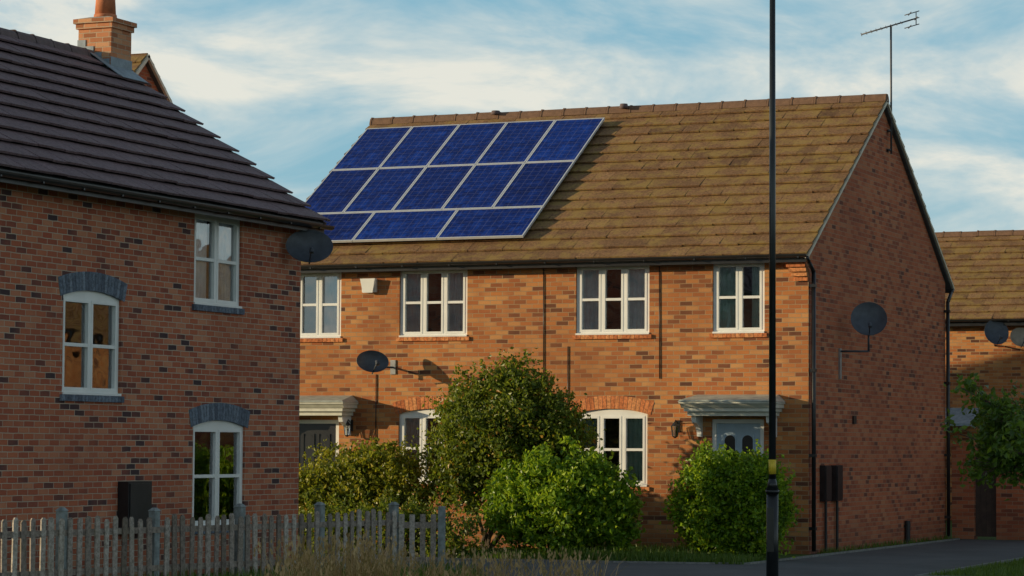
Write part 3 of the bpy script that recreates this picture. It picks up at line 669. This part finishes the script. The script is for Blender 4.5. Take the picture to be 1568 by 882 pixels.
for i in range(4):
    a=.11+i*.14; pk.box(fg,a-.035,a+.035,-.045,-.025,.05,.86+U(-.02,.02),0,U(.4,.9))
for z in (.2,.66): pk.box(fg,.046,LL-.046,-.024,.015,z,z+.08,0,.5)
pk.build('pickets',[FENCE],FE); ps.build('posts',[FPOST],FE)
# ================================================================== STREET LAMP
SL_=empty('street_lamp'); lx,ly=2.74,-10.4
mb=MB()
mb.cyl((lx,ly,-.05),(lx,ly,1.18),.078,.075,20); mb.cyl((lx,ly,1.18),(lx,ly,1.22),.088,.088,20); mb.cyl((lx,ly,1.22),(lx,ly,1.36),.08,.045,20)
mb.cyl((lx,ly,1.36),(lx,ly,8.0),.045,.036,16)
mb.cyl((lx,ly,7.9),(lx+.2,ly-.5,8.05),.025,.025,10)
mb.build('column',[POSTM],SL_,True)
mb=MB(); mb.hexa([(lx+.12,ly-.5,8.0),(lx+.28,ly-.43,8.0),(lx+.44,ly-.98,8.03),(lx+.3,ly-1.03,8.03),(lx+.14,ly-.5,8.1),(lx+.26,ly-.45,8.1),(lx+.40,ly-.96,8.09),(lx+.33,ly-1.0,8.09)]); mb.build('lantern_head',[DISHM],SL_)
mb=MB(); mb.cyl((lx,ly,1.42),(lx,ly,1.60),.0475,.0472,16); mb.build('sticker',[YEL],SL_,True)
mb=MB(); mb.box(I,lx-.045,lx+.045,ly-.081,ly-.07,.45,1.0); mb.build('access_door',[POSTM],SL_)
# ================================================================== LIGHT
az_=math.radians(65); el_=math.radians(9)
sd=Vector((math.sin(az_)*math.cos(el_),math.cos(az_)*math.cos(el_),-math.sin(el_)))
sun=bpy.data.lights.new('sun','SUN'); sun.energy=5; sun.angle=math.radians(.5); sun.color=(1,.80,.50)
so=bpy.data.objects.new('sun',sun); scene.collection.objects.link(so); so.rotation_euler=sd.to_track_quat('-Z','Y').to_euler()
w=bpy.data.worlds.new('World'); scene.world=w; w.use_nodes=True; nt=w.node_tree; nt.nodes.clear()
out=N(nt,'ShaderNodeOutputWorld'); bg=N(nt,'ShaderNodeBackground'); bg.inputs['Strength'].default_value=.15
sky=N(nt,'ShaderNodeTexSky'); sky.sky_type='NISHITA'; sky.sun_disc=False; sky.sun_elevation=el_; sky.sun_rotation=math.radians(245); sky.air_density=1.0; sky.dust_density=.6; sky.ozone_density=1.5
tc=N(nt,'ShaderNodeTexCoord'); mp=N(nt,'ShaderNodeMapping'); mp.inputs['Scale'].default_value=(7,7,20); mp.inputs['Rotation'].default_value=(math.radians(6),math.radians(10),0); nt.links.new(tc.outputs['Generated'],mp.inputs[0])
n1=noise(nt,mp.outputs[0],1.2,6,.60); n1.inputs['Distortion'].default_value=.4
n2=noise(nt,mp.outputs[0],.45,1,.5)
k=math_(nt,'ADD',math_(nt,'MULTIPLY',n1.outputs[0],.7),math_(nt,'MULTIPLY',n2.outputs[0],.45))
cr=ramp(nt,[(.48,(0,0,0)),(.66,(1,1,1))]); nt.links.new(k,cr.inputs[0])
cc_=ramp(nt,[(.40,(3.6,4.3,4.5)),(.62,(5.7,5.5,4.8))]); nt.links.new(n1.outputs[0],cc_.inputs[0])
base=mixc(nt,.75,sky.outputs[0],(1.55,3.3,4.3))
c=mixc(nt,math_(nt,'MULTIPLY',cr.outputs[0],.88),base,cc_.outputs[0])
sz=N(nt,'ShaderNodeSeparateXYZ'); nt.links.new(tc.outputs['Generated'],sz.inputs[0])
zr=ramp(nt,[(.2,(1,1,1)),(.55,(.40,.41,.47))]); nt.links.new(sz.outputs[2],zr.inputs[0])
c=mixc(nt,1.0,c,zr.outputs[0],'MULTIPLY')
nt.links.new(c,bg.inputs[0]); nt.links.new(bg.outputs[0],out.inputs[0])
# ================================================================== CAMERA
F=4162.0; th=math.radians(23.4); roll=.0058; pitch=math.radians(3.33)
d=Vector((-math.sin(th)*math.cos(pitch),math.cos(th)*math.cos(pitch),math.sin(pitch))); r=Vector((math.cos(th),math.sin(th),0)); u=r.cross(d)
r2=(r+u*roll).normalized(); u2=r2.cross(d)
cam=bpy.data.cameras.new('camera'); co=bpy.data.objects.new('camera',cam); scene.collection.objects.link(co)
cam.sensor_width=36; cam.lens=F/1568*36; cam.clip_end=3000; cam.clip_start=.5
co.matrix_world=Matrix(((r2.x,u2.x,-d.x,13.3),(r2.y,u2.y,-d.y,-43.06),(r2.z,u2.z,-d.z,1.75),(0,0,0,1)))
scene.camera=co
